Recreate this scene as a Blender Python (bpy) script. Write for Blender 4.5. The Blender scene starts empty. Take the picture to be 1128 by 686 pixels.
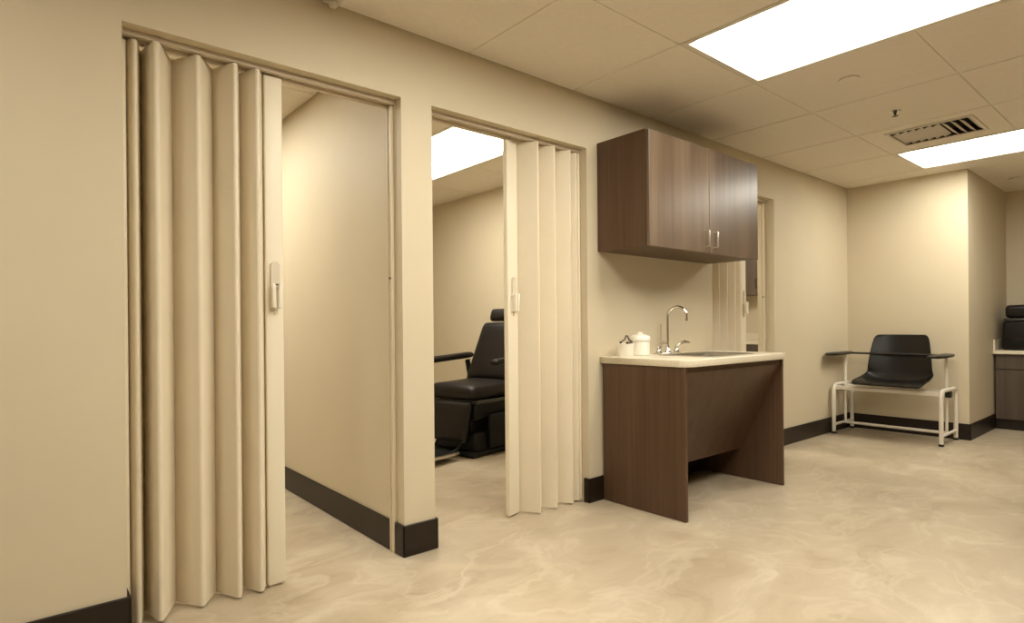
import bpy, bmesh, math, random
from mathutils import Vector, Matrix, Euler
random.seed(7)
SC = bpy.context.scene
COL = SC.collection
PI = math.pi

# ------------------------------------------------------------------ materials
def new_mat(name):
    m = bpy.data.materials.new(name); m.use_nodes = True
    nt = m.node_tree; b = nt.nodes['Principled BSDF']
    return m, nt, b

def plain(name, col, rough=.5, metal=0, spec=.5, noise=.0, nscale=8., bump=0., bscale=200.):
    m, nt, b = new_mat(name)
    b.inputs['Roughness'].default_value = rough
    b.inputs['Metallic'].default_value = metal
    b.inputs['Specular IOR Level'].default_value = spec
    b.inputs['Base Color'].default_value = (*col, 1)
    tc = nt.nodes.new('ShaderNodeTexCoord')
    if noise:
        n = nt.nodes.new('ShaderNodeTexNoise'); n.inputs['Scale'].default_value = nscale
        n.inputs['Detail'].default_value = 4
        nt.links.new(tc.outputs['Object'], n.inputs['Vector'])
        r = nt.nodes.new('ShaderNodeValToRGB')
        r.color_ramp.elements[0].position = .3; r.color_ramp.elements[1].position = .7
        r.color_ramp.elements[0].color = (*[c*(1-noise) for c in col], 1)
        r.color_ramp.elements[1].color = (*[min(1, c*(1+noise)) for c in col], 1)
        nt.links.new(n.outputs['Fac'], r.inputs['Fac'])
        nt.links.new(r.outputs['Color'], b.inputs['Base Color'])
    if bump:
        n2 = nt.nodes.new('ShaderNodeTexNoise'); n2.inputs['Scale'].default_value = bscale
        n2.inputs['Detail'].default_value = 3
        nt.links.new(tc.outputs['Object'], n2.inputs['Vector'])
        bp = nt.nodes.new('ShaderNodeBump'); bp.inputs['Strength'].default_value = bump
        bp.inputs['Distance'].default_value = .002
        nt.links.new(n2.outputs['Fac'], bp.inputs['Height'])
        nt.links.new(bp.outputs['Normal'], b.inputs['Normal'])
    return m

def laminate(name, c0, c1, rough=.35, spec=.5, seed=0., cross=70.):
    """wood-print laminate, grain running along z"""
    m, nt, b = new_mat(name)
    tc = nt.nodes.new('ShaderNodeTexCoord')
    mp = nt.nodes.new('ShaderNodeMapping'); mp.inputs['Scale'].default_value = (cross, cross, 1.1)
    mp.inputs['Location'].default_value = (seed, seed*.7, seed*.3)
    nt.links.new(tc.outputs['Object'], mp.inputs['Vector'])
    n = nt.nodes.new('ShaderNodeTexNoise'); n.inputs['Scale'].default_value = 1
    n.inputs['Detail'].default_value = 6; n.inputs['Roughness'].default_value = .6
    nt.links.new(mp.outputs['Vector'], n.inputs['Vector'])
    mp2 = nt.nodes.new('ShaderNodeMapping'); mp2.inputs['Scale'].default_value = (cross*.16, cross*.16, .5)
    nt.links.new(tc.outputs['Object'], mp2.inputs['Vector'])
    n2 = nt.nodes.new('ShaderNodeTexNoise'); n2.inputs['Scale'].default_value = 1; n2.inputs['Detail'].default_value = 2
    nt.links.new(mp2.outputs['Vector'], n2.inputs['Vector'])
    mx = nt.nodes.new('ShaderNodeMath'); mx.operation = 'ADD'
    nt.links.new(n.outputs['Fac'], mx.inputs[0]); nt.links.new(n2.outputs['Fac'], mx.inputs[1])
    r = nt.nodes.new('ShaderNodeValToRGB')
    r.color_ramp.elements[0].position = .38; r.color_ramp.elements[1].position = .62
    mh = nt.nodes.new('ShaderNodeMath'); mh.operation = 'MULTIPLY'; mh.inputs[1].default_value = .5
    nt.links.new(mx.outputs[0], mh.inputs[0])
    r.color_ramp.elements[0].color = (*c0, 1); r.color_ramp.elements[1].color = (*c1, 1)
    nt.links.new(mh.outputs[0], r.inputs['Fac']); nt.links.new(r.outputs['Color'], b.inputs['Base Color'])
    b.inputs['Roughness'].default_value = rough; b.inputs['Specular IOR Level'].default_value = spec
    return m

def floor_mat():
    m, nt, b = new_mat('marbled_vinyl')
    tc = nt.nodes.new('ShaderNodeTexCoord')
    mp = nt.nodes.new('ShaderNodeMapping'); mp.inputs['Rotation'].default_value = (0, 0, .5)
    mp.inputs['Scale'].default_value = (1, 1.5, 1)
    nt.links.new(tc.outputs['Object'], mp.inputs['Vector'])
    w = nt.nodes.new('ShaderNodeTexNoise'); w.inputs['Scale'].default_value = 1.6; w.inputs['Detail'].default_value = 4
    nt.links.new(mp.outputs['Vector'], w.inputs['Vector'])
    add = nt.nodes.new('ShaderNodeMixRGB'); add.blend_type = 'ADD'; add.inputs['Fac'].default_value = .6
    nt.links.new(mp.outputs['Vector'], add.inputs['Color1']); nt.links.new(w.outputs['Color'], add.inputs['Color2'])
    n = nt.nodes.new('ShaderNodeTexNoise'); n.inputs['Scale'].default_value = 2.6; n.inputs['Detail'].default_value = 8
    n.inputs['Roughness'].default_value = .62; n.inputs['Distortion'].default_value = .5
    nt.links.new(add.outputs['Color'], n.inputs['Vector'])
    r = nt.nodes.new('ShaderNodeValToRGB'); cr = r.color_ramp
    cr.elements[0].position = .30; cr.elements[0].color = (.36, .285, .19, 1)
    cr.elements[1].position = .70; cr.elements[1].color = (.585, .505, .38, 1)
    e = cr.elements.new(.46); e.color = (.445, .365, .258, 1)
    e = cr.elements.new(.56); e.color = (.475, .395, .285, 1)
    nt.links.new(n.outputs['Fac'], r.inputs['Fac'])
    # thin paler veins
    v = nt.nodes.new('ShaderNodeTexNoise'); v.inputs['Scale'].default_value = 1.7; v.inputs['Detail'].default_value = 5
    v.inputs['Distortion'].default_value = .7
    nt.links.new(add.outputs['Color'], v.inputs['Vector'])
    vr = nt.nodes.new('ShaderNodeValToRGB'); c2 = vr.color_ramp
    c2.elements[0].position = .470; c2.elements[0].color = (0, 0, 0, 1)
    c2.elements[1].position = .53; c2.elements[1].color = (0, 0, 0, 1)
    e = c2.elements.new(.50); e.color = (.5, .5, .5, 1)
    nt.links.new(v.outputs['Fac'], vr.inputs['Fac'])
    mx = nt.nodes.new('ShaderNodeMixRGB'); mx.inputs['Color2'].default_value = (.56, .485, .36, 1)
    nt.links.new(vr.outputs['Color'], mx.inputs['Fac']); nt.links.new(r.outputs['Color'], mx.inputs['Color1'])
    nt.links.new(mx.outputs['Color'], b.inputs['Base Color'])
    b.inputs['Roughness'].default_value = .34; b.inputs['Specular IOR Level'].default_value = .45
    return m

def emit(name, col, s):
    m, nt, b = new_mat(name)
    b.inputs['Base Color'].default_value = (.8, .8, .8, 1)
    b.inputs['Emission Color'].default_value = (*col, 1); b.inputs['Emission Strength'].default_value = s
    return m

WARM = (1.0, .955, .83)
M = dict(
    wall=plain('wall_paint', (.635, .555, .405), .55, spec=.3, noise=.015, nscale=3, bump=.06, bscale=350),
    sheen=plain('partition_paint', (.635, .555, .405), .55, spec=.3, noise=.015, nscale=3, bump=.06, bscale=350),
    ceil=plain('ceiling_tile', (.78, .72, .62), .85, spec=.15, noise=.02, nscale=40, bump=.25, bscale=260),
    tbar=plain('ceiling_grid_paint', (.66, .60, .50), .5),
    floor=floor_mat(),
    base=plain('rubber_base', (.017, .010, .0055), .4, spec=.35, noise=.1, nscale=20),
    vinyl=plain('cream_vinyl', (.74, .655, .50), .38, spec=.4, noise=.02, nscale=5, bump=.05, bscale=500),
    lead=plain('cream_post_enamel', (.80, .725, .57), .4, spec=.4, noise=.01, nscale=5),
    track=plain('beige_track_enamel', (.62, .54, .42), .4, spec=.4),
    latch=plain('tan_latch_plastic', (.66, .59, .47), .4),
    latchl=plain('pale_latch_plastic', (.82, .76, .64), .35),
    lam=laminate('brown_laminate', (.070, .036, .018), (.105, .058, .033), .42, .4, 1.),
    lamd=laminate('cabinet_door_laminate', (.095, .060, .037), (.155, .106, .068), .30, .55, 4., 55.),
    lamk=laminate('dark_taupe_laminate', (.070, .050, .036), (.098, .074, .055), .45, .35, 9.),
    counter=plain('countertop_solid_surface', (.72, .65, .51), .35, noise=.05, nscale=60),
    steel=plain('brushed_steel', (.62, .58, .52), .28, metal=1, noise=.03, nscale=30),
    chrome=plain('chrome', (.74, .71, .66), .10, metal=1),
    darksteel=plain('dark_wire_steel', (.10, .085, .07), .3, metal=.8),
    white=plain('white_ceramic', (.86, .82, .73), .3, noise=.01, nscale=8),
    leather=plain('black_upholstery', (.012, .009, .0075), .45, spec=.3, noise=.15, nscale=12, bump=.15, bscale=160),
    blackp=plain('black_plastic', (.007, .0055, .0045), .36, spec=.35, noise=.1, nscale=10),
    blackm=plain('matte_black_casting', (.007, .0065, .006), .5, spec=.25, noise=.1, nscale=10),
    greyp=plain('grey_plastic', (.035, .034, .032), .25),
    tube=plain('off_white_tube_enamel', (.80, .75, .65), .3, noise=.01, nscale=6),
    cap=plain('black_end_cap', (.015, .012, .01), .4),
    void=plain('duct_black', (.02, .016, .012), .8),
    screw=plain('dark_screw', (.06, .05, .04), .4, metal=.6),
    lamp=emit('light_diffuser', WARM, 15.2),
    lamp1=emit('light_diffuser_left_room', WARM, 15.2),
    trof=plain('light_frame_enamel', (.70, .66, .58), .4),
)

# ------------------------------------------------------------------ mesh helpers
def bm_new(): return bmesh.new()

def link(name, bm, mat, parent=None, smooth=False, loc=None, rz=None, angle=35):
    me = bpy.data.meshes.new(name)
    bmesh.ops.recalc_face_normals(bm, faces=bm.faces[:])
    bm.to_mesh(me); bm.free()
    if mat is not None:
        me.materials.append(M[mat] if isinstance(mat, str) else mat)
    o = bpy.data.objects.new(name, me); COL.objects.link(o)
    if smooth:
        me.polygons.foreach_set('use_smooth', [True]*len(me.polygons))
        try: me.set_sharp_from_angle(angle=math.radians(angle))
        except Exception: pass
    if parent is not None: o.parent = parent
    if loc is not None: o.location = loc
    if rz is not None: o.rotation_euler = (0, 0, rz)
    return o

def box(bm, x0, x1, y0, y1, z0, z1, bev=0, seg=2, mat=None):
    """axis aligned box, optionally bevelled, optionally transformed"""
    tmp = bmesh.new()
    bmesh.ops.create_cube(tmp, size=1)
    for v in tmp.verts:
        v.co = Vector(((x0+x1)/2+v.co.x*(x1-x0), (y0+y1)/2+v.co.y*(y1-y0), (z0+z1)/2+v.co.z*(z1-z0)))
    if bev: bmesh.ops.bevel(tmp, geom=tmp.edges[:], offset=bev, segments=seg, profile=.5, affect='EDGES')
    if mat is not None: bmesh.ops.transform(tmp, matrix=mat, verts=tmp.verts[:])
    join(bm, tmp)

def join(bm, tmp):
    mp = {}
    for v in tmp.verts: mp[v] = bm.verts.new(v.co)
    for f in tmp.faces:
        try: bm.faces.new([mp[v] for v in f.verts])
        except ValueError: pass
    tmp.free()

def prism(bm, pts, z0, z1):
    """plan outline pts (x,y) pulled up from z0 to z1"""
    lo = [bm.verts.new((x, y, z0)) for x, y in pts]
    hi = [bm.verts.new((x, y, z1)) for x, y in pts]
    n = len(pts)
    bm.faces.new(lo[::-1]); bm.faces.new(hi)
    for i in range(n): bm.faces.new((lo[i], lo[(i+1) % n], hi[(i+1) % n], hi[i]))

def prism_x(bm, pts, x0, x1):
    """side outline pts (y,z) pulled along x"""
    lo = [bm.verts.new((x0, y, z)) for y, z in pts]
    hi = [bm.verts.new((x1, y, z)) for y, z in pts]
    n = len(pts)
    bm.faces.new(lo[::-1]); bm.faces.new(hi)
    for i in range(n): bm.faces.new((lo[i], lo[(i+1) % n], hi[(i+1) % n], hi[i]))

def tube(bm, pts, r, n=12, cap=True, closed=False):
    pts = [Vector(p) for p in pts]
    rs = r if isinstance(r, (list, tuple)) else [r]*len(pts)
    rings = []; up = None; m = len(pts)
    for i, p in enumerate(pts):
        if closed: t = pts[(i+1) % m]-pts[i-1]
        elif i == 0: t = pts[1]-p
        elif i == m-1: t = p-pts[i-1]
        else: t = (pts[i+1]-p).normalized()+(p-pts[i-1]).normalized()
        t.normalize()
        if up is None:
            up = Vector((0, 0, 1)) if abs(t.z) < .9 else Vector((1, 0, 0))
        a = t.cross(up); a.normalize(); up = a.cross(t); up.normalize()
        rings.append([bm.verts.new(p+rs[i]*(a*math.cos(2*PI*k/n)+up*math.sin(2*PI*k/n))) for k in range(n)])
    rng = m if closed else m-1
    for i in range(rng):
        A = rings[i]; B = rings[(i+1) % m]
        for k in range(n): bm.faces.new((A[k], A[(k+1) % n], B[(k+1) % n], B[k]))
    if cap and not closed:
        bm.faces.new(rings[0][::-1]); bm.faces.new(rings[-1])

def lathe(bm, prof, n=32, o=(0, 0, 0), axis='z'):
    rings = []
    def P(r, h, a):
        c, s = r*math.cos(a), r*math.sin(a)
        v = {'z': (c, s, h), 'x': (h, c, s), 'y': (c, h, s)}[axis]
        return Vector(v)+Vector(o)
    for r, h in prof:
        if r <= 1e-6: rings.append([bm.verts.new(P(0, h, 0))])
        else: rings.append([bm.verts.new(P(r, h, 2*PI*k/n)) for k in range(n)])
    for A, B in zip(rings, rings[1:]):
        for k in range(n):
            k2 = (k+1) % n
            if len(A) == 1 and len(B) == 1: continue
            if len(A) == 1: bm.faces.new((A[0], B[k2], B[k]))
            elif len(B) == 1: bm.faces.new((A[k], A[k2], B[0]))
            else: bm.faces.new((A[k], A[k2], B[k2], B[k]))

def arc(c, r, a0, a1, n, u, v):
    c, u, v = Vector(c), Vector(u), Vector(v)
    return [c+r*(u*math.cos(a0+(a1-a0)*i/n)+v*math.sin(a0+(a1-a0)*i/n)) for i in range(n+1)]

def fillet_path(pts, r, n=6):
    pts = [Vector(p) for p in pts]; out = [pts[0]]
    for a, b, c in zip(pts, pts[1:], pts[2:]):
        u = (a-b).normalized(); v = (c-b).normalized()
        ang = u.angle(v); d = min(r/math.tan(ang/2), (a-b).length*.49, (c-b).length*.49)
        p0 = b+u*d; p1 = b+v*d
        for i in range(n+1):
            t = i/n; out.append((1-t)**2*p0+2*t*(1-t)*b+t*t*p1)
    out.append(pts[-1]); return out

def struct(o, label=None):
    o['kind'] = 'structure'
    if label: o['label'] = label
    return o

def thing(o, label, cat, group=None):
    o['label'] = label; o['category'] = cat
    if group: o['group'] = group
    return o

def empty(name, loc=(0, 0, 0), rz=0):
    o = bpy.data.objects.new(name, None); COL.objects.link(o)
    o.location = loc; o.rotation_euler = (0, 0, rz); o.empty_display_size = .1
    return o

# ------------------------------------------------------------------ the room shell
H = 2.44; HT = 2.50; HD = 2.126; WT = .15; BB = .1465; BT = .012
XP0, XP1 = 1.373, 1.540        # post between the first two doorways
D1, D2, D3 = (.290, XP0), (XP1, 2.628), (4.0, 4.975)
XE = 6.55; YC = -1.005; XF = 8.07
XL, YB = -3.2, -6.2            # the unseen ends of the room
YR = 4.0                       # back wall of the small rooms

bm = bm_new(); box(bm, XL, XF+.1, YB, YR, -.05, 0); struct(link('floor', bm, 'floor'))

bm = bm_new()
box(bm, XL, D1[0], 0, WT, 0, HT); box(bm, XP0, XP1, 0, WT, 0, HT)
box(bm, D2[1], D3[0], 0, WT, 0, HT); box(bm, D3[1], XE+.02, 0, WT, 0, HT)
for a, b in (D1, D2, D3): box(bm, a, b, 0, WT, HD, HT)
struct(link('wall_left', bm, 'wall'))

bm = bm_new(); box(bm, XP0, XP1, WT, YR, 0, HT); struct(link('wall_partition', bm, 'sheen'))
bm = bm_new(); box(bm, 3.70, 3.85, WT, YR, 0, HT); struct(link('wall_exam_room', bm, 'wall'))
bm = bm_new(); box(bm, -1.3, -1.2, WT, YR, 0, HT); struct(link('wall_first_room', bm, 'wall'))
bm = bm_new(); box(bm, 6.78, 6.9, WT, YR, 0, HT); struct(link('wall_third_room', bm, 'wall'))
bm = bm_new(); box(bm, -1.3, 6.9, YR, YR+.1, 0, HT); struct(link('wall_back', bm, 'wall'))
bm = bm_new(); box(bm, XE, XF, YC, 0, 0, HT); struct(link('wall_far', bm, 'wall'))
bm = bm_new(); box(bm, XF, XF+.1, YB, 0, 0, HT); struct(link('wall_alcove', bm, 'wall'))
bm = bm_new(); box(bm, XL, XF+.1, YB-.1, YB, 0, HT); struct(link('wall_near', bm, 'wall'))
bm = bm_new(); box(bm, XL-.1, XL, YB-.1, WT, 0, HT); struct(link('wall_entry', bm, 'wall'))

# ceiling: lay-in tiles with narrow grooves; cells taken by lights or the vent are left open
TP = .7488
def ceiling(xl, yl, skip, holes):
    bm = bm_new(); g = .006
    for i in range(len(xl)-1):
        for j in range(len(yl)-1):
            x0, x1, y0, y1 = xl[i], xl[i+1], yl[j], yl[j+1]
            cx, cy = (x0+x1)/2, (y0+y1)/2
            if any(a < cx < b and c < cy < d for a, b, c, d in skip): continue
            x0 += g; x1 -= g; y0 += g; y1 -= g
            hole = [h for h in holes if x0 < (h[0]+h[1])/2 < x1 and y0 < (h[2]+h[3])/2 < y1]
            if hole:
                a, b, c, d = hole[0]
                box(bm, x0, a, y0, y1, H, H+.02); box(bm, b, x1, y0, y1, H, H+.02)
                box(bm, a, b, y0, c, H, H+.02); box(bm, a, b, d, y1, H, H+.02)
            else: box(bm, x0, x1, y0, y1, H, H+.02, .0012, 1)
    lit = lambda x, y: any(a+.02 < x < b-.02 and c+.02 < y < d-.02 for a, b, c, d in skip)
    for x in xl[1:-1]:
        for y0, y1 in zip(yl, yl[1:]):
            if not lit(x, (y0+y1)/2): box(bm, x-.008, x+.008, y0, y1, H+.004, H+.018)
    for y in yl[1:-1]:
        for x0, x1 in zip(xl, xl[1:]):
            if not lit((x0+x1)/2, y): box(bm, x0, x1, y-.008, y+.008, H+.004, H+.018)
    box(bm, xl[0], xl[-1], yl[0], yl[-1], H+.07, H+.09)
    return bm

XG0 = 1.758
xs = [XL]+[XG0+TP*k for k in range(-6, 9) if XL+.05 < XG0+TP*k < XF-.02]+[XF]
ys = [YB]+[-.735-.785*k for k in range(6, -1, -1)]+[0]
def cell(k): return XG0+TP*k, XG0+TP*(k+1)
LIGHTS = []      # (x0,x1,y0,y1)
for k in (1, 5, -1):
    a, b = cell(k); LIGHTS.append((a, b, ys[-2]-.785*2, ys[-2]))
a, b = cell(-4); LIGHTS.append((a, b, ys[-2]-.785, ys[-2]))  # unseen single-tile panel, added only to brighten the left wall
VENT = (4.875, 5.305, -1.385, -.885)
o = link('ceiling', ceiling(xs, ys, LIGHTS, [VENT]), 'ceil'); struct(o)
R1L = (.15, .90, 1.00, 2.55)
R2L = (2.295, 3.035, .925, 2.475)
R3L = (4.20, 4.95, .90, 2.45)
def room_ceiling(x0, x1, L):
    xs = sorted([x0, x1]+[L[0]+TP*k for k in range(-4, 5) if x0+.1 < L[0]+TP*k < x1-.1 and k not in (1,)]+[L[1]])
    ys = [WT, L[2], (L[2]+L[3])/2, L[3], L[3]+.775, YR]
    o = link('ceiling', ceiling(xs, ys, [L], []), 'ceil'); struct(o)
room_ceiling(-1.2, XP0, R1L); room_ceiling(XP1, 3.70, R2L); room_ceiling(3.85, 6.78, R3L)

# baseboards
def base_run(name, segs):
    """segs: list of boxes (x0,x1,y0,y1), each a straight run with a small bevelled top edge"""
    bm = bm_new()
    for s in segs: box(bm, *s, 0, BB, .0055, 3)
    return struct(link(name, bm, 'base'))
base_run('baseboard_left', [(XL, D1[0]+BT, -BT, .0), (D1[0], D1[0]+BT, -BT, .09)])
base_run('baseboard_post', [(XP0-BT, XP1+BT, -BT, 0), (XP0-BT, XP0, -BT, .072), (XP1, XP1+BT, -BT, .06)])
base_run('baseboard_partition', [(XP0-BT, XP0, .113, YR)])
base_run('baseboard_middle', [(D2[1]-BT, D3[0], -BT, 0), (D2[1]-BT, D2[1], -BT, .035)])
base_run('baseboard_right', [(D3[1]-BT, XE, -BT, 0)])
base_run('baseboard_far', [(XE-BT, XE, YC-BT, 0), (XE-BT, XF, YC-BT, YC)])
base_run('baseboard_exam_room', [(3.70-BT, 3.70, WT, YR)])
base_run('baseboard_third_room', [(6.78-BT, 6.78, WT, YR)])
base_run('baseboard_back', [(-1.2, XP0-BT, YR-BT, YR), (XP1, 3.70-BT, YR-BT, YR), (3.85, 6.78-BT, YR-BT, YR)])
base_run('baseboard_alcove', [(XF-BT, XF, YB, YC)])

# strike channels where the folding doors close, one per doorway jamb
def strike(name, x, side, y0, y1):
    bm = bm_new()
    s = side
    box(bm, *sorted((x, x+s*.010)), y0, y1, 0, HD-.02, .002, 2)
    box(bm, *sorted((x+s*.006, x+s*.016)), y0, y0+.006, 0, HD-.02, .0015, 2)
    box(bm, *sorted((x+s*.006, x+s*.016)), y1-.006, y1, 0, HD-.02, .0015, 2)
    o = struct(link(name, bm, 'vinyl'))
    b2 = bm_new(); lathe(b2, [(0, 0), (.006, 0), (.006, s*.004), (0, s*.005)], 12, (x+s*.010, (y0+y1)/2, 1.295), 'x')
    link('screw', b2, 'screw', o, True)
    return o
strike('trim_1', XP0, -1, .074, .112)
strike('trim_2', D3[1], -1, .074, .112)

# ------------------------------------------------------------------ accordion folding doors
def capsule(p, q, rp, rq, n=8):
    p, q = Vector(p), Vector(q); d = (q-p).normalized(); a = math.atan2(d.y, d.x)
    pts = [(p.x+rp*math.cos(a+PI/2+PI*i/n), p.y+rp*math.sin(a+PI/2+PI*i/n)) for i in range(n+1)]
    pts += [(q.x+rq*math.cos(a-PI/2+PI*i/n), q.y+rq*math.sin(a-PI/2+PI*i/n)) for i in range(n+1)]
    return pts

def accordion(label, span, verts, lead, lead_rot, jamb, rf=.011, top=2.104):
    """verts: plan zigzag from jamb to lead post, (x, y, is_front)"""
    root = empty('folding_partition', (sum(span)/2, .09, 0))
    off = Vector((-root.location.x, -root.location.y))
    thing(root, label, 'folding door')
    def L(p): return (p[0]+off.x, p[1]+off.y)
    bm = bm_new()
    # channel track under the header
    a, b = span[0]+off.x+.002, span[1]+off.x-.002
    y0, y1 = .052+off.y, .135+off.y
    box(bm, a, b, y0, y1, 2.121, HD-.001); box(bm, a, b, y0, y0+.022, 2.108, 2.121); box(bm, a, b, y1-.022, y1, 2.108, 2.121)
    link('track', bm, 'track', root)
    for (p, q) in zip(verts, verts[1:]):
        bm = bm_new()
        prism(bm, capsule(L(p), L(q), rf if p[2] else .005, rf if q[2] else .005, 10), .010, top)
        link('fold_panel', bm, 'vinyl', root, True, angle=50)
    bm = bm_new(); box(bm, jamb[0]+off.x, jamb[1]+off.x, jamb[2]+off.y, jamb[3]+off.y, .006, top, .008, 3)
    link('jamb_post', bm, 'vinyl', root, True)
    # leading post with its latch
    w = lead[2]
    T = Matrix.Translation((lead[0]+off.x, lead[1]+off.y, 0)) @ Matrix.Rotation(lead_rot, 4, 'Z')
    bm = bm_new(); box(bm, -w/2, w/2, -.022, .008, .010, top-.003, .005, 3, T)
    post = link('lead_post', bm, 'lead', root, True)
    # rounded latch plate
    bm = bm_new()
    out = []
    pw, z0, z1 = .019, 1.240, 1.338
    for i in range(9): out.append((pw*math.cos(PI*i/8), z1-pw+pw*math.sin(PI*i/8)))
    out += [(-pw, z0), (pw, z0)]
    tmp = bmesh.new()
    lo = [tmp.verts.new((x, -.022, z)) for x, z in out]; hi = [tmp.verts.new((x*.9, -.034, z)) for x, z in out]
    tmp.faces.new(lo); tmp.faces.new(hi[::-1])
    for i in range(len(out)): tmp.faces.new((lo[i], lo[(i+1) % len(out)], hi[(i+1) % len(out)], hi[i]))
    bmesh.ops.transform(tmp, matrix=T, verts=tmp.verts[:]); join(bm, tmp)
    link('latch_plate', bm, 'latch', post, True)
    # two-pronged pull below it
    bm = bm_new()
    for sx, lean in ((-.011, -.03), (.013, .05)):
        Rm = T @ Matrix.Translation((sx, -.038, 1.195)) @ Matrix.Rotation(lean, 4, 'Y')
        box(bm, -.0075, .0075, -.016, .006, -.050, .050, .005, 3, Rm)
    box(bm, -.019, .019, -.034, -.022, 1.228, 1.250, .004, 2, T)
    link('pull_handle', bm, 'latchl', post, True)
    bm = bm_new(); box(bm, -.021, -.003, -.030, -.021, 1.138, 1.146, .002, 2, T); box(bm, -.004, .002, -.028, -.021, 1.118, 1.142, .002, 2, T)
    link('latch_catch', bm, 'latch', post, True)
    return root

accordion('nearest cream accordion folding door pushed to the left side of the first doorway', D1,
          [(.312, .135, 0), (.335, .082, 1), (.368, .195, 0), (.400, .052, 1), (.472, .190, 0), (.541, .078, 1),
           (.614, .178, 0), (.668, .060, 1), (.708, .158, 0), (.752, .060, 1), (.790, .118, 0)],
          (.822, .100, .072), .0, (D1[0]+.002, D1[0]+.022, .085, .165))
accordion('cream accordion folding door pushed to the right beside the dark sink cabinet', D2,
          [(2.606, .115, 0), (2.595, .062, 1), (2.545, .128, 0), (2.528, .046, 1), (2.455, .135, 0), (2.395, .042, 1),
           (2.320, .140, 0), (2.262, .040, 1), (2.185, .148, 0)],
          (2.130, .130, .098), .26, (D2[1]-.022, D2[1]-.002, .05, .135), rf=.009)
accordion('cream accordion folding door in the far doorway, partly behind the wall cabinet', D3,
          [(4.03, .115, 0), (4.06, .050, 1), (4.115, .150, 0), (4.165, .048, 1), (4.225, .150, 0), (4.285, .048, 1),
           (4.345, .150, 0), (4.405, .048, 1), (4.465, .150, 0), (4.505, .062, 1), (4.545, .12, 0)],
          (4.592, .095, .092), .1, (D3[0]+.002, D3[0]+.022, .06, .14), rf=.009)

# ------------------------------------------------------------------ ceiling fittings
def troffer(L, label, mat='lamp', group=None):
    a, b, c, d = L
    root = empty('ceiling_light', ((a+b)/2, (c+d)/2, H))
    thing(root, label, 'ceiling light', group)
    hx, hy = (b-a)/2-.003, (d-c)/2-.003
    bm = bm_new(); fl = .026; dp = .022
    # flange ring and inner sloping sides
    R = [(hx, hy, .012), (hx, hy, -.003), (hx-fl, hy-fl, -.003), (hx-fl-.014, hy-fl-.014, dp)]
    rings = [[bm.verts.new((sx*x, sy*y, z)) for sx, sy in ((-1, -1), (1, -1), (1, 1), (-1, 1))] for x, y, z in R]
    for A, B in zip(rings, rings[1:]):
        for k in range(4): bm.faces.new((A[k], A[(k+1) % 4], B[(k+1) % 4], B[k]))
    link('light_frame', bm, 'trof', root)
    bm = bm_new(); x, y = hx-fl-.013, hy-fl-.013
    box(bm, -x, x, -y, y, dp-.001, dp+.012)
    link('diffuser', bm, mat, root)
    return root
troffer(LIGHTS[0], 'large bright ceiling light panel in front of the wall cabinet, nearest the camera')
troffer(LIGHTS[1], 'bright ceiling light panel beside the air vent, in front of the phlebotomy chair')
troffer(LIGHTS[2], 'ceiling light panel overhead, out of view above the nearest folding door')
troffer(LIGHTS[3], 'small square light panel added overhead to brighten the left wall, out of view')
troffer(R1L, 'ceiling light panel of the first small room, behind the nearest folding door', 'lamp1')
troffer(R2L, 'bright ceiling light panel seen through the second doorway above the exam chair')
troffer(R3L, 'ceiling light panel of the far small room behind the wall cabinet')

# air vent
a, b, c, d = VENT
root = empty('air_vent', ((a+b)/2, (c+d)/2, H)); thing(root, 'square louvred ceiling air vent beside the far ceiling light', 'air vent')
hx, hy = (b-a)/2, (d-c)/2
bm = bm_new()
for s in (-1, 1):
    box(bm, s*hx-.012*1, s*hx+.012, -hy-.012, hy+.012, -.008, .0, .002, 1)
    box(bm, -hx+.012, hx-.012, s*hy-.012, s*hy+.012, -.008, .0, .002, 1)
link('vent_frame', bm, 'tbar', root)
bm = bm_new(); box(bm, -hx, hx, -hy, hy, .055, .06)
for s in (-1, 1):
    box(bm, s*hx-.002, s*hx+.002, -hy, hy, 0, .055); box(bm, -hx, hx, s*hy-.002, s*hy+.002, 0, .055)
link('duct_box', bm, 'void', root)
n = 10
for i in range(n):
    y = -hy+.025+(2*hy-.05)*i/(n-1)
    bm = bm_new()
    box(bm, -hx+.105, hx-.002, -.022, .022, -.0012, .0012, 0, 1, Matrix.Translation((0, y, .011)) @ Matrix.Rotation(math.radians(-22 if i > 3 else 34), 4, 'X'))
    link('slat', bm, 'tbar', root)

# sprinkler head and flat cover plates
root = empty('sprinkler_head', (4.386, -1.092, H)); thing(root, 'small pendent sprinkler head on the ceiling beside the air vent', 'sprinkler')
bm = bm_new(); lathe(bm, [(0, 0), (.034, 0), (.034, -.003), (.016, -.012), (0, -.012)], 24); link('escutcheon', bm, 'chrome', root, True)
bm = bm_new(); lathe(bm, [(.010, -.010), (.010, -.018), (.005, -.020), (.005, -.034), (0, -.034)], 16)
for s in (-1, 1): tube(bm, [(s*.009, 0, -.016), (s*.017, 0, -.025), (s*.004, 0, -.034)], .002, 6)
link('sprinkler_body', bm, 'darksteel', root, True)
bm = bm_new(); lathe(bm, [(0, -.034), (.018, -.034), (.018, -.036), (0, -.036)], 20); link('deflector', bm, 'darksteel', root, True)

def plate(x, y, r, label):
    bm = bm_new(); lathe(bm, [(0, -.001), (r*.93, -.001), (r*.93, -.005), (r, -.006), (r, -.009), (r*.96, -.011), (0, -.012)], 40, (0, 0, 0))
    o = link('ceiling_cover_plate', bm, 'ceil', None, True, (x, y, H)); thing(o, label, 'cover plate')
plate(3.608, -1.10, .055, 'flat round cover plate on the ceiling tile between the near light and the air vent')
plate(7.36, -1.215, .07, 'flat round cover plate on the ceiling of the far alcove')

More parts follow.
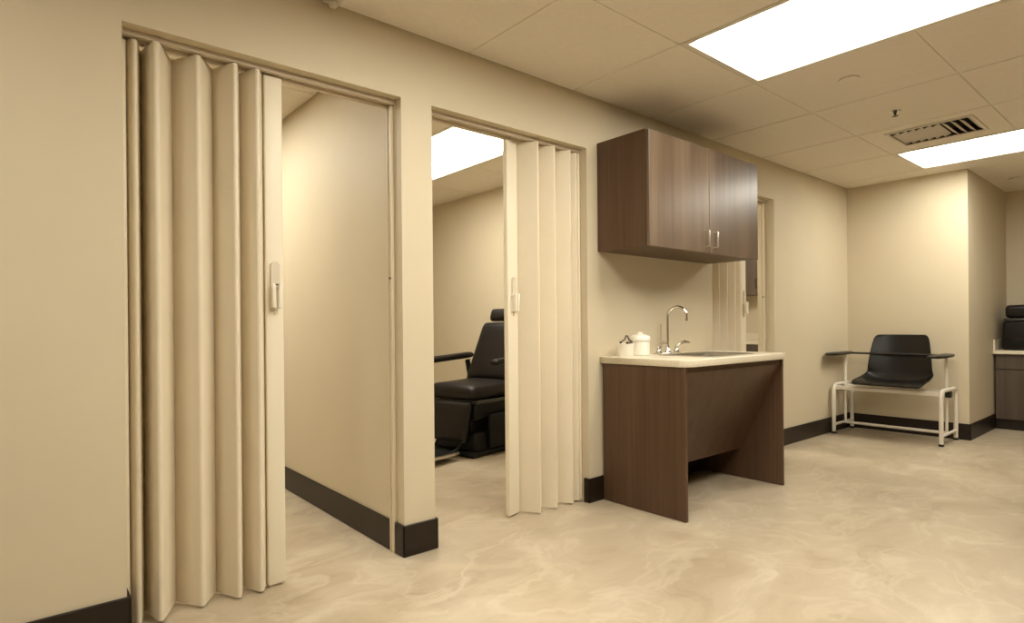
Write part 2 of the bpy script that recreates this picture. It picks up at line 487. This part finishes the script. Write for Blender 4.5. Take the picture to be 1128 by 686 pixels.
root = empty('ceiling_bracket', (1.03, -.045, H)); thing(root, 'small beige ceiling bracket close to the wall above the first doorway', 'bracket')
bm = bm_new(); box(bm, -.035, .035, -.035, .035, -.010, 0, .003, 2); link('bracket_plate', bm, 'tbar', root)
bm = bm_new(); lathe(bm, [(0, -.010), (.018, -.010), (.020, -.022), (.014, -.034), (0, -.038)], 20); link('bracket_knob', bm, 'tbar', root, True)

# ------------------------------------------------------------------ wall cabinet over the sink
CX0, CX1, CD, CZ0, CZ1 = 2.722, 3.955, .360, 1.512, 2.171
root = empty('wall_cabinet', ((CX0+CX1)/2, 0, CZ0)); thing(root, 'brown wood-grain wall cabinet with two doors hung above the sink', 'cabinet')
w = (CX1-CX0)/2; h = CZ1-CZ0
bm = bm_new()
box(bm, -w, -w+.018, -CD, 0, 0, h, .001, 1); box(bm, w-.018, w, -CD, 0, 0, h, .001, 1)
box(bm, -w+.018, w-.018, -CD, 0, 0, .018); box(bm, -w+.018, w-.018, -CD, 0, h-.018, h)
box(bm, -w+.018, w-.018, -.012, 0, .018, h-.018)
link('cabinet_body', bm, 'lam', root)
for s in (-1, 1):
    bm = bm_new(); x0, x1 = sorted((s*.002, s*(w-.004)))
    box(bm, x0, x1, -CD-.023, -CD-.003, -.003, h-.006, .002, 2)
    dr = link('cabinet_door', bm, 'lamd', root)
    bm = bm_new(); hx = s*.048; z0, z1 = .035, .130; y = -CD-.023
    tube(bm, fillet_path([(hx, y+.002, z0), (hx, y-.030, z0), (hx, y-.030, z1), (hx, y+.002, z1)], .008, 4), .005, 10)
    link('handle', bm, 'steel', dr, True)

# ------------------------------------------------------------------ sink base: panels, apron, worktop, basin, tap
SX0, SX1, SD, ZT, ZC = 2.742, 3.868, .592, .832, .872
root = empty('sink_cabinet', ((SX0+SX1)/2, 0, 0)); thing(root, 'brown laminate open sink base with two side panels and a slanted apron', 'sink cabinet')
w = (SX1-SX0)/2
for s in (-1, 1):
    bm = bm_new(); x0, x1 = sorted((s*w, s*(w-.022)))
    box(bm, x0, x1, -SD, -BT-.002, .002, ZT, .0015, 1); link('side_panel', bm, 'lam', root)
bm = bm_new()
prism_x(bm, [(-.580, ZT), (-.580, .800), (-.300, .205), (-.284, .205), (-.562, .800), (-.562, ZT)], -w+.022, w-.022)
link('apron', bm, 'lam', root)
bm = bm_new(); box(bm, -w+.022, w-.022, -.05, -BT-.003, .70, ZT); link('back_rail', bm, 'lam', root)

# worktop with a basin hole
KX0, KX1, KD = 2.730, 3.892, .618
HB = (3.10, 3.62, -.515, -.165)
def rrect(x0, x1, y0, y1, r, n=8, corners=(1, 1, 1, 1)):
    pts = []
    for (cx, cy, a, k) in ((x1-r, y1-r, 0, corners[0]), (x0+r, y1-r, PI/2, corners[1]), (x0+r, y0+r, PI, corners[2]), (x1-r, y0+r, 3*PI/2, corners[3])):
        if k: pts += [(cx+r*math.cos(a+PI/2*i/n), cy+r*math.sin(a+PI/2*i/n)) for i in range(n+1)]
        else:
            sx = 1 if a in (0, 3*PI/2) else -1; sy = 1 if a in (0, PI/2) else -1
            pts.append((cx+sx*r, cy+sy*r))
    return pts
def slab_with_hole(name, outer, inner, z0, z1, mat, bev):
    cu = bpy.data.curves.new(name, 'CURVE'); cu.dimensions = '2D'; cu.fill_mode = 'BOTH'
    for pts in [outer]+([inner] if inner else []):
        sp = cu.splines.new('POLY'); sp.points.add(len(pts)-1); sp.use_cyclic_u = True
        for p, (x, y) in zip(sp.points, pts): p.co = (x, y, 0, 1)
    cu.extrude = (z1-z0)/2-bev; cu.bevel_depth = bev; cu.bevel_resolution = 2; cu.offset = -bev
    tmp = bpy.data.objects.new(name+'_tmp', cu); COL.objects.link(tmp)
    dg = bpy.context.evaluated_depsgraph_get()
    me = bpy.data.meshes.new_from_object(tmp.evaluated_get(dg)); bpy.data.objects.remove(tmp); bpy.data.curves.remove(cu)
    me.name = name; me.materials.clear(); me.materials.append(M[mat])
    me.transform(Matrix.Translation((0, 0, (z0+z1)/2)))
    o = bpy.data.objects.new(name, me); COL.objects.link(o)
    return o
top = slab_with_hole('countertop', rrect(KX0, KX1, -KD, -.001, .07, 10, (0, 0, 1, 1)), rrect(*HB, .05, 6)[::-1], ZT+.0005, ZC, 'counter', .004)
thing(top, 'cream countertop with rounded front corners on the dark sink base', 'countertop')

root = empty('sink_basin', ((HB[0]+HB[1])/2, (HB[2]+HB[3])/2, ZC)); thing(root, 'stainless steel drop-in sink basin set in the cream countertop', 'sink')
bm = bm_new(); hx, hy = (HB[1]-HB[0])/2, (HB[3]-HB[2])/2
prof = [(.022, .001), (.022, .005), (-.004, .005), (-.010, 0), (-.018, -.15), (-.05, -.165)]
rings = []
for g, z in prof:
    r = max(.015, .05+g)
    rings.append([bm.verts.new((x, y, z)) for x, y in rrect(-hx-g, hx+g, -hy-g, hy+g, r, 6)])
for A, B in zip(rings, rings[1:]):
    for k in range(len(A)): bm.faces.new((A[k], A[(k+1) % len(A)], B[(k+1) % len(A)], B[k]))
bm.faces.new(rings[-1])
link('basin', bm, 'steel', root, True)
bm = bm_new(); lathe(bm, [(0, -.160), (.040, -.160), (.042, -.164), (.042, -.166)], 24); link('drain', bm, 'darksteel', root, True)

root = empty('gooseneck_faucet', (3.295, -.095, ZC)); thing(root, 'chrome gooseneck faucet with two blade handles behind the sink', 'faucet')
bm = bm_new(); box(bm, -.125, .125, -.024, .024, .0005, .010, .005, 3); link('deck_plate', bm, 'chrome', root, True)
bm = bm_new()
lathe(bm, [(0, .010), (.022, .010), (.020, .024), (.013, .032), (.011, .05), (0, .05)], 20)
dn = Vector((.16, -1, 0)).normalized()
R = .068
pts = [Vector((0, 0, .04)), Vector((0, 0, .12)), Vector((0, 0, .232))]
pts += arc(Vector((0, 0, .240))+dn*R, R, PI, .12*PI, 14, dn, (0, 0, 1))
tube(bm, pts, .0085, 14)
link('spout', bm, 'chrome', root, True)
bm = bm_new(); e = pts[-1]; t = (pts[-1]-pts[-2]).normalized()
tube(bm, [e-t*.012, e+t*.0], .0115, 14); tube(bm, [e, e+Vector((0, 0, -.050))], .0095, 14)
link('spout_tip', bm, 'chrome', root, True)
for s in (-1, 1):
    bm = bm_new(); c = Vector((s*.098, 0, 0))
    lathe(bm, [(0, .010), (.019, .010), (.017, .026), (.011, .034), (.011, .046), (.013, .050), (0, .054)], 18, c)
    hb = link('handle_stem', bm, 'chrome', root, True)
    bm = bm_new()
    tube(bm, [c+Vector((0, 0, .048)), c+Vector((s*.006, -.02, .064)), c+Vector((s*.022, -.05, .078)), c+Vector((s*.034, -.085, .074))], [.009, .0085, .0105, .006], 10)
    link('handle_blade', bm, 'chrome', hb, True)
bm = bm_new(); tube(bm, [(-.055, .012, .008), (-.055, .012, .195)], .0032, 8); link('lift_rod', bm, 'steel', root, True)

# things standing on the worktop
root = empty('white_pot', (2.845, -.108, ZC)); thing(root, 'short white open pot at the wall end of the countertop', 'pot')
bm = bm_new(); lathe(bm, [(0, .0005), (.046, .0005), (.049, .006), (.050, .066), (.052, .070), (.052, .078), (.048, .079), (.047, .070), (.046, .012), (0, .010)], 36)
link('pot_body', bm, 'white', root, True)
bm = bm_new()
z = ZC+.0835
pts = [(2.775, -.128, z+.004), (2.795, -.122, z+.010), (2.826, -.118, z+.020), (2.848, -.112, z+.042), (2.862, -.110, z+.042),
       (2.874, -.112, z+.020), (2.888, -.122, z+.006), (2.872, -.138, z+.001), (2.845, -.145, z), (2.812, -.146, z-.0005)]
tube(bm, pts, [.008, .0055, .005, .005, .005, .005, .005, .005, .005, .008], 8)
o = link('wire_tongs', bm, 'darksteel', None, True); thing(o, 'small dark bent wire tongs lying across the short white pot', 'tongs')

root = empty('white_canister', (3.012, -.090, ZC)); thing(root, 'taller white lidded canister between the short pot and the faucet', 'canister')
bm = bm_new(); lathe(bm, [(0, .0005), (.054, .0005), (.058, .005), (.059, .088), (.056, .090), (.054, .088), (.052, .01), (0, .008)], 40)
link('canister_body', bm, 'white', root, True)
bm = bm_new(); lathe(bm, [(.057, .0905), (.063, .091), (.064, .112), (.060, .120), (.036, .130), (.017, .134), (.015, .142), (.010, .146), (0, .147)], 40)
link('lid', bm, 'white', root, True)

# ------------------------------------------------------------------ phlebotomy (blood drawing) chair by the far wall
root = empty('phlebotomy_chair', (6.25, -.50, 0))
thing(root, 'black plastic blood-drawing chair with swing arms on a white tube frame by the far wall', 'chair')
LX, RX = -.05, -.915         # left and right end frames (y), right one nearer the alcove
XA, XB = 6.055, 6.500        # front and back legs (x)
O = root.location
def lp(x, y, z): return Vector((x-O.x, y-O.y, z))
for y in (LX, RX):
    bm = bm_new(); zt = .470
    tube(bm, fillet_path([lp(XA, y, .012), lp(XA, y, zt), lp(XB, y, zt), lp(XB, y, .012)], .075, 8), .0175, 14)
    fr = link('end_frame', bm, 'tube', root, True)
    bm = bm_new(); tube(bm, [lp(XA, y, .085), lp(XB, y, .085)], .013, 12); link('side_stretcher', bm, 'tube', fr, True)
    for x in (XA, XB):
        bm = bm_new(); lathe(bm, [(0, 0), (.019, 0), (.021, .004), (.0205, .020), (0, .020)], 16, lp(x, y, 0)); link('foot_cap', bm, 'cap', fr, True)
bm = bm_new(); tube(bm, [lp(6.29, LX, .085), lp(6.29, RX, .085)], .013, 12); link('floor_stretcher', bm, 'tube', root, True)
for x in (6.085, 6.275):
    bm = bm_new(); box(bm, x-.02-O.x, x+.02-O.x, RX-O.y, LX-O.y, .425, .462, .004, 2)
    rl = link('seat_rail', bm, 'tube', root)
    if x < 6.2: continue
    for y in (LX, RX):
        bm = bm_new()
        s = 1 if y == LX else -1
        box(bm, x-.026-O.x, x+.026-O.x, *sorted((y-s*.02-O.y, y+s*.024-O.y)), .400, .455, .005, 2)
        link('rail_cap', bm, 'cap', rl)
# moulded shell: side profile (x, z, half width, edge lift)
prof = [(5.945, .492, .268, .000), (5.955, .510, .284, .003), (6.00, .519, .290, .012), (6.08, .516, .291, .026), (6.17, .508, .288, .044), (6.25, .503, .282, .066),
        (6.305, .512, .276, .075), (6.338, .548, .270, .052), (6.352, .600, .266, .020), (6.362, .660, .262, 0), (6.374, .730, .256, 0),
        (6.388, .800, .247, 0), (6.404, .865, .238, 0), (6.420, .915, .227, 0), (6.428, .940, .213, 0), (6.432, .950, .190, 0)]
bm = bm_new(); NU = 18; grid = []
yc = -.525
for i, (x, z, hw, lift) in enumerate(prof):
    row = []
    for k in range(NU+1):
        u = -1+2*k/NU
        bk = .045*max(0, (z-.52))/.4*0+(.05*u*u if z > .53 else 0)*min(1, max(0, (z-.5)/.12))
        row.append(bm.verts.new(lp(x-bk, yc+hw*u, z+lift*abs(u)**3)))
    grid.append(row)
for i in range(len(grid)-1):
    for k in range(NU): bm.faces.new((grid[i][k], grid[i][k+1], grid[i+1][k+1], grid[i+1][k]))
sh = link('seat_shell', bm, 'blackp', root, True, angle=180)
md = sh.modifiers.new('thick', 'SOLIDIFY'); md.thickness = .012; md.offset = 0
md = sh.modifiers.new('sub', 'SUBSURF'); md.levels = 1; md.render_levels = 2
bm = bm_new(); tube(bm, [lp(6.335, -.09, .768), lp(6.325, -.30, .768), lp(6.325, -.75, .768), lp(6.335, -.88, .768)], .010, 10); link('arm_bar', bm, 'cap', root, True)
# arm posts and padded swing arms
for y, sgn in ((LX-.018, 1), (RX+.018, -1)):
    bm = bm_new(); tube(bm, [lp(6.29, y, .09), lp(6.29, y, .750)], .0125, 12); ps = link('arm_post', bm, 'tube', root, True)
    bm = bm_new()
    n = 20; rings = []
    for i in range(n+1):
        t = i/n; x = 5.885+.545*t
        hw = (.045+.022*math.sin(PI*min(1, t*1.1)))*(1-max(0, 1-t*9)**2*.75)*(1-max(0, (t-.88)/.12)**2*.6)
        th = .016*(1-max(0, 1-t*6)**2*.7)*(1-max(0, (t-.9)/.1)**2*.5)
        rings.append([bm.verts.new(lp(x, y+hw*math.copysign(abs(math.cos(a))**.6, math.cos(a)), .768+th*math.copysign(abs(math.sin(a))**.8, math.sin(a)) )) for a in [2*PI*k/16 for k in range(16)]])
    for A, B in zip(rings, rings[1:]):
        for k in range(16): bm.faces.new((A[k], A[(k+1) % 16], B[(k+1) % 16], B[k]))
    bm.faces.new(rings[0][::-1]); bm.faces.new(rings[-1])
    link('arm_pad', bm, 'blackp', root, True, angle=60)

# ------------------------------------------------------------------ power exam chair in the second room
root = empty('exam_chair', (3.045, 1.70, 0), math.radians(180+11))
thing(root, 'black upholstered power exam chair with headrest and footplate in the second room', 'exam chair')
# local frame: +x is where the sitter looks, +y the sitter's left
def cushion(name, secs, mat, parent, n=28, p=4.):
    """loft of superellipse sections: (centre, half width along y, half thickness, thickness direction)"""
    bm = bm_new(); rings = []
    for c, hw, ht, nd in secs:
        c = Vector(c); nd = Vector(nd).normalized(); r = []
        for k in range(n):
            a = 2*PI*k/n; ca, sa = math.cos(a), math.sin(a)
            r.append(bm.verts.new(c+Vector((0, 1, 0))*hw*math.copysign(abs(ca)**(2/p), ca)+nd*ht*math.copysign(abs(sa)**(2/p), sa)))
        rings.append(r)
    for A, B in zip(rings, rings[1:]):
        for k in range(n): bm.faces.new((A[k], A[(k+1) % n], B[(k+1) % n], B[k]))
    bm.faces.new(rings[0][::-1]); bm.faces.new(rings[-1])
    return link(name, bm, mat, parent, True, angle=50)
def soft_run(a, b, hw0, hw1, ht, nd, round_end=.03, n=10):
    a, b = Vector(a), Vector(b); L = (b-a).length; out = []
    for i in range(n+1):
        t = .5-.5*math.cos(PI*i/n); d = min(t, 1-t)*L
        f = 1 if d > round_end else math.sqrt(max(0.02, 1-(1-d/round_end)**2))
        out.append((a.lerp(b, t), (hw0+(hw1-hw0)*t)*(1-.06*(1-f)) if f < 1 else hw0+(hw1-hw0)*t, ht*(.35+.65*f), nd))
    return out
cushion('seat', soft_run((-.26, 0, .535), (.32, 0, .525), .27, .262, .068, (0, 0, 1), .055), 'leather', root)
bk0, bk1 = Vector((-.20, 0, .585)), Vector((-.355, 0, 1.090))
bd = (bk1-bk0).normalized(); bn = Vector((bd.z, 0, -bd.x))
cushion('backrest', [(c, hw, ht, nd) for c, hw, ht, nd in soft_run(bk0, bk1, .275, .185, .055, bn, .06)], 'leather', root)
hd0 = bk1+bd*.015; hd1 = bk1+bd*.125
cushion('headrest', soft_run(hd0+bn*.02, hd1+bn*.02, .105, .100, .05, bn, .035, 8), 'leather', root)
bm = bm_new(); tube(bm, [bk1-bd*.2-bn*.055, bk1+bd*.10-bn*.04], .012, 10); link('headrest_post', bm, 'steel', root, True)
for s in (-1, 1):
    bm = bm_new(); tube(bm, [(-.22, s*.29, .50), (-.27, s*.315, .62), (-.25, s*.325, .755)], .024, 10); ap = link('arm_bracket', bm, 'blackm', root, True)
    off, fx, fz = (.325, .36, .765) if s < 0 else (.385, .20, .772)
    cushion('armrest', [(c+Vector((0, s*off, 0)), hw, ht, nd) for c, hw, ht, nd in soft_run((-.30, 0, .800), (fx, 0, fz), .042, .038, .028, (0, 0, 1), .03)], 'leather', ap, 20, 3.)
cushion('leg_rest', soft_run((.310, 0, .450), (.345, 0, .13), .235, .205, .035, (1, 0, .12), .03), 'leather', root)
bm = bm_new()
box(bm, -.27, .25, -.225, .225, .30, .43, .015, 3); box(bm, -.20, .22, -.15, .15, .16, .31, .02, 3)
box(bm, -.30, .26, -.235, .235, .03, .20, .03, 3); box(bm, -.34, .30, -.25, .25, .002, .045, .012, 3)
link('base', bm, 'blackm', root, True)
bm = bm_new(); box(bm, -.235, .265, -.262, .262, .425, .466, .012, 3); link('seat_frame', bm, 'greyp', root, True)
for y0, y1 in ((-.285, -.24), (.24, .285)):
    bm = bm_new(); box(bm, -.25, .12, y0, y1, .06, .34, .015, 3); link('side_cover', bm, 'blackm', root, True)
bm = bm_new(); box(bm, -.08, -.02, -.297, -.284, .235, .262, .004, 2); link('release_lever', bm, 'steel', root, True)
bm = bm_new(); box(bm, .40, .72, -.185, .185, .052, .066, .006, 2, Matrix.Translation((0, 0, 0)))
for s in (-1, 1): tube(bm, [(.31, s*.13, .14), (.36, s*.13, .075), (.43, s*.13, .058)], .012, 8)
fp = link('footplate', bm, 'blackm', root, True)
bm = bm_new(); box(bm, .40, .725, -.194, -.183, .048, .072, .004, 2); box(bm, .40, .725, .183, .194, .048, .072, .004, 2); box(bm, .715, .728, -.192, .192, .048, .072, .004, 2)
link('footplate_trim', bm, 'steel', fp, True)

# ------------------------------------------------------------------ alcove counter and the black printer on it
FX = 7.45; FY0, FY1 = -3.4, YC-.004
root = empty('alcove_cabinet', (FX, -1.6, 0)); thing(root, 'dark taupe base cabinet against the far wall of the alcove', 'cabinet')
def lw(x0, x1, y0, y1, z0, z1): return (x0-FX, x1-FX, y0+1.6, y1+1.6, z0, z1)
bm = bm_new(); box(bm, *lw(FX+.02, XF-.002, FY0, FY1-BT, .10, .742)); link('cabinet_body', bm, 'lamk', root)
bm = bm_new(); box(bm, *lw(FX+.03, XF-BT-.002, FY0, FY1-BT, .001, .10)); link('toe_kick', bm, 'base', root)
ww = .60
for k in range(4):
    y1 = FY1-BT-.003-ww*k; y0 = y1-ww+.004
    bm = bm_new(); box(bm, *lw(FX, FX+.019, y0, y1, .596, .736), .0015, 1); link('drawer', bm, 'lamk', root)
    bm = bm_new(); box(bm, *lw(FX, FX+.019, y0, y1, .105, .590), .0015, 1); link('door', bm, 'lamk', root)
root = empty('alcove_countertop', (FX, -1.6, .744)); thing(root, 'cream countertop with a side splash on the dark alcove cabinet', 'countertop')
bm = bm_new(); box(bm, FX-.03-FX, XF-.001-FX, FY0+1.6, FY1+1.6, .0005, .036, .003, 2); link('worktop', bm, 'counter', root)
bm = bm_new(); box(bm, -.02, XF-.001-FX, FY1+1.6-.016, FY1+1.6, .036, .138, .002, 2); link('side_splash', bm, 'counter', root)

root = empty('printer', (7.50, -1.34, .7805)); thing(root, 'black rounded desktop printer on the alcove countertop at the right edge', 'printer')
# local: x into the wall, y sideways; right-hand part leaves the picture
bm = bm_new(); box(bm, 0, .42, -.27, .27, .0, .285, .018, 3); link('printer_body', bm, 'blackp', root, True)
bm = bm_new(); box(bm, -.014, .42, -.262, .262, .286, .316, .012, 3); link('control_panel', bm, 'greyp', root, True)
bm = bm_new(); box(bm, .004, .41, -.252, .252, .316, .446, .035, 4); link('scanner_lid', bm, 'blackp', root, True)
bm = bm_new(); box(bm, -.006, .01, -.19, .19, .035, .12, .004, 2); link('paper_tray', bm, 'blackm', root, True)

# ------------------------------------------------------------------ what shows of the third room
root = empty('wall_cabinet', (6.50, .80, 1.395)); thing(root, 'taupe wall cabinet seen through the far doorway', 'cabinet')
bm = bm_new(); box(bm, .02, .278, -.50, .60, 0, .80); link('cabinet_body', bm, 'lamd', root)
for s in (0, 1):
    bm = bm_new(); y0 = (-.50, .102)[s]; y1 = (.098, .60)[s]; box(bm, 0, .018, y0, y1, .001, .799, .0015, 1); dr = link('cabinet_door', bm, 'lamd', root)
    bm = bm_new(); y = (.06, .14)[s]
    tube(bm, fillet_path([(.002, y, .08), (-.03, y, .08), (-.03, y, .18), (.002, y, .18)], .008, 4), .006, 8); link('handle', bm, 'darksteel', dr, True)
root = empty('base_cabinet', (6.32, .80, 0)); thing(root, 'dark base cabinet under the counter in the far small room', 'cabinet')
bm = bm_new(); box(bm, .02, .445, -.60, .60, .10, .832); link('cabinet_body', bm, 'lamk', root)
bm = bm_new(); box(bm, .08, .445, -.60, .60, .001, .10); link('toe_kick', bm, 'base', root)
for y0, y1 in ((-.60, -.002), (.002, .60)):
    bm = bm_new(); box(bm, 0, .018, y0, y1, .105, .828, .0015, 1); link('cabinet_door', bm, 'lamk', root)
bm = bm_new(); box(bm, -.02, .458, -.60, .60, .8325, .872, .004, 2)
box(bm, .442, .458, -.60, .60, .872, .95, .002, 1)
o = link('countertop', bm, 'counter', None, False, (6.32, .80, 0)); thing(o, 'cream countertop in the far small room seen past the folding door', 'countertop')

# ------------------------------------------------------------------ camera
f, yaw, pit, roll, vs, D, h = 650.044, .870104, -.00030876, -.00869974, 15.8825, 2.41087, 1.06525
fw = Vector((math.cos(yaw)*math.cos(pit), math.sin(yaw)*math.cos(pit), math.sin(pit)))
r = Vector((math.sin(yaw), -math.cos(yaw), 0)); u = r.cross(fw)
r2 = r*math.cos(roll)+u*math.sin(roll); u2 = -r*math.sin(roll)+u*math.cos(roll)
cam = bpy.data.cameras.new('camera'); co = bpy.data.objects.new('camera', cam); COL.objects.link(co)
mw = Matrix((r2, u2, -fw)).transposed().to_4x4(); mw.translation = Vector((0, -D, h)); co.matrix_world = mw
cam.sensor_width = 36; cam.lens = f/1128*36; cam.shift_y = vs/1128; cam.clip_start = .02
SC.camera = co

# ------------------------------------------------------------------ world, colour management
wd = bpy.data.worlds.new('world'); SC.world = wd; wd.use_nodes = True
wd.node_tree.nodes['Background'].inputs['Color'].default_value = (1, .85, .65, 1)
wd.node_tree.nodes['Background'].inputs['Strength'].default_value = .02
SC.view_settings.view_transform = 'Standard'; SC.view_settings.look = 'None'
SC.view_settings.gamma = 1; SC.view_settings.use_curve_mapping = False
SC.view_settings.exposure = 0.0
SC.cycles.use_denoising = True
SC.cycles.max_bounces = 10; SC.cycles.diffuse_bounces = 6
SC.cycles.sample_clamp_indirect = 6
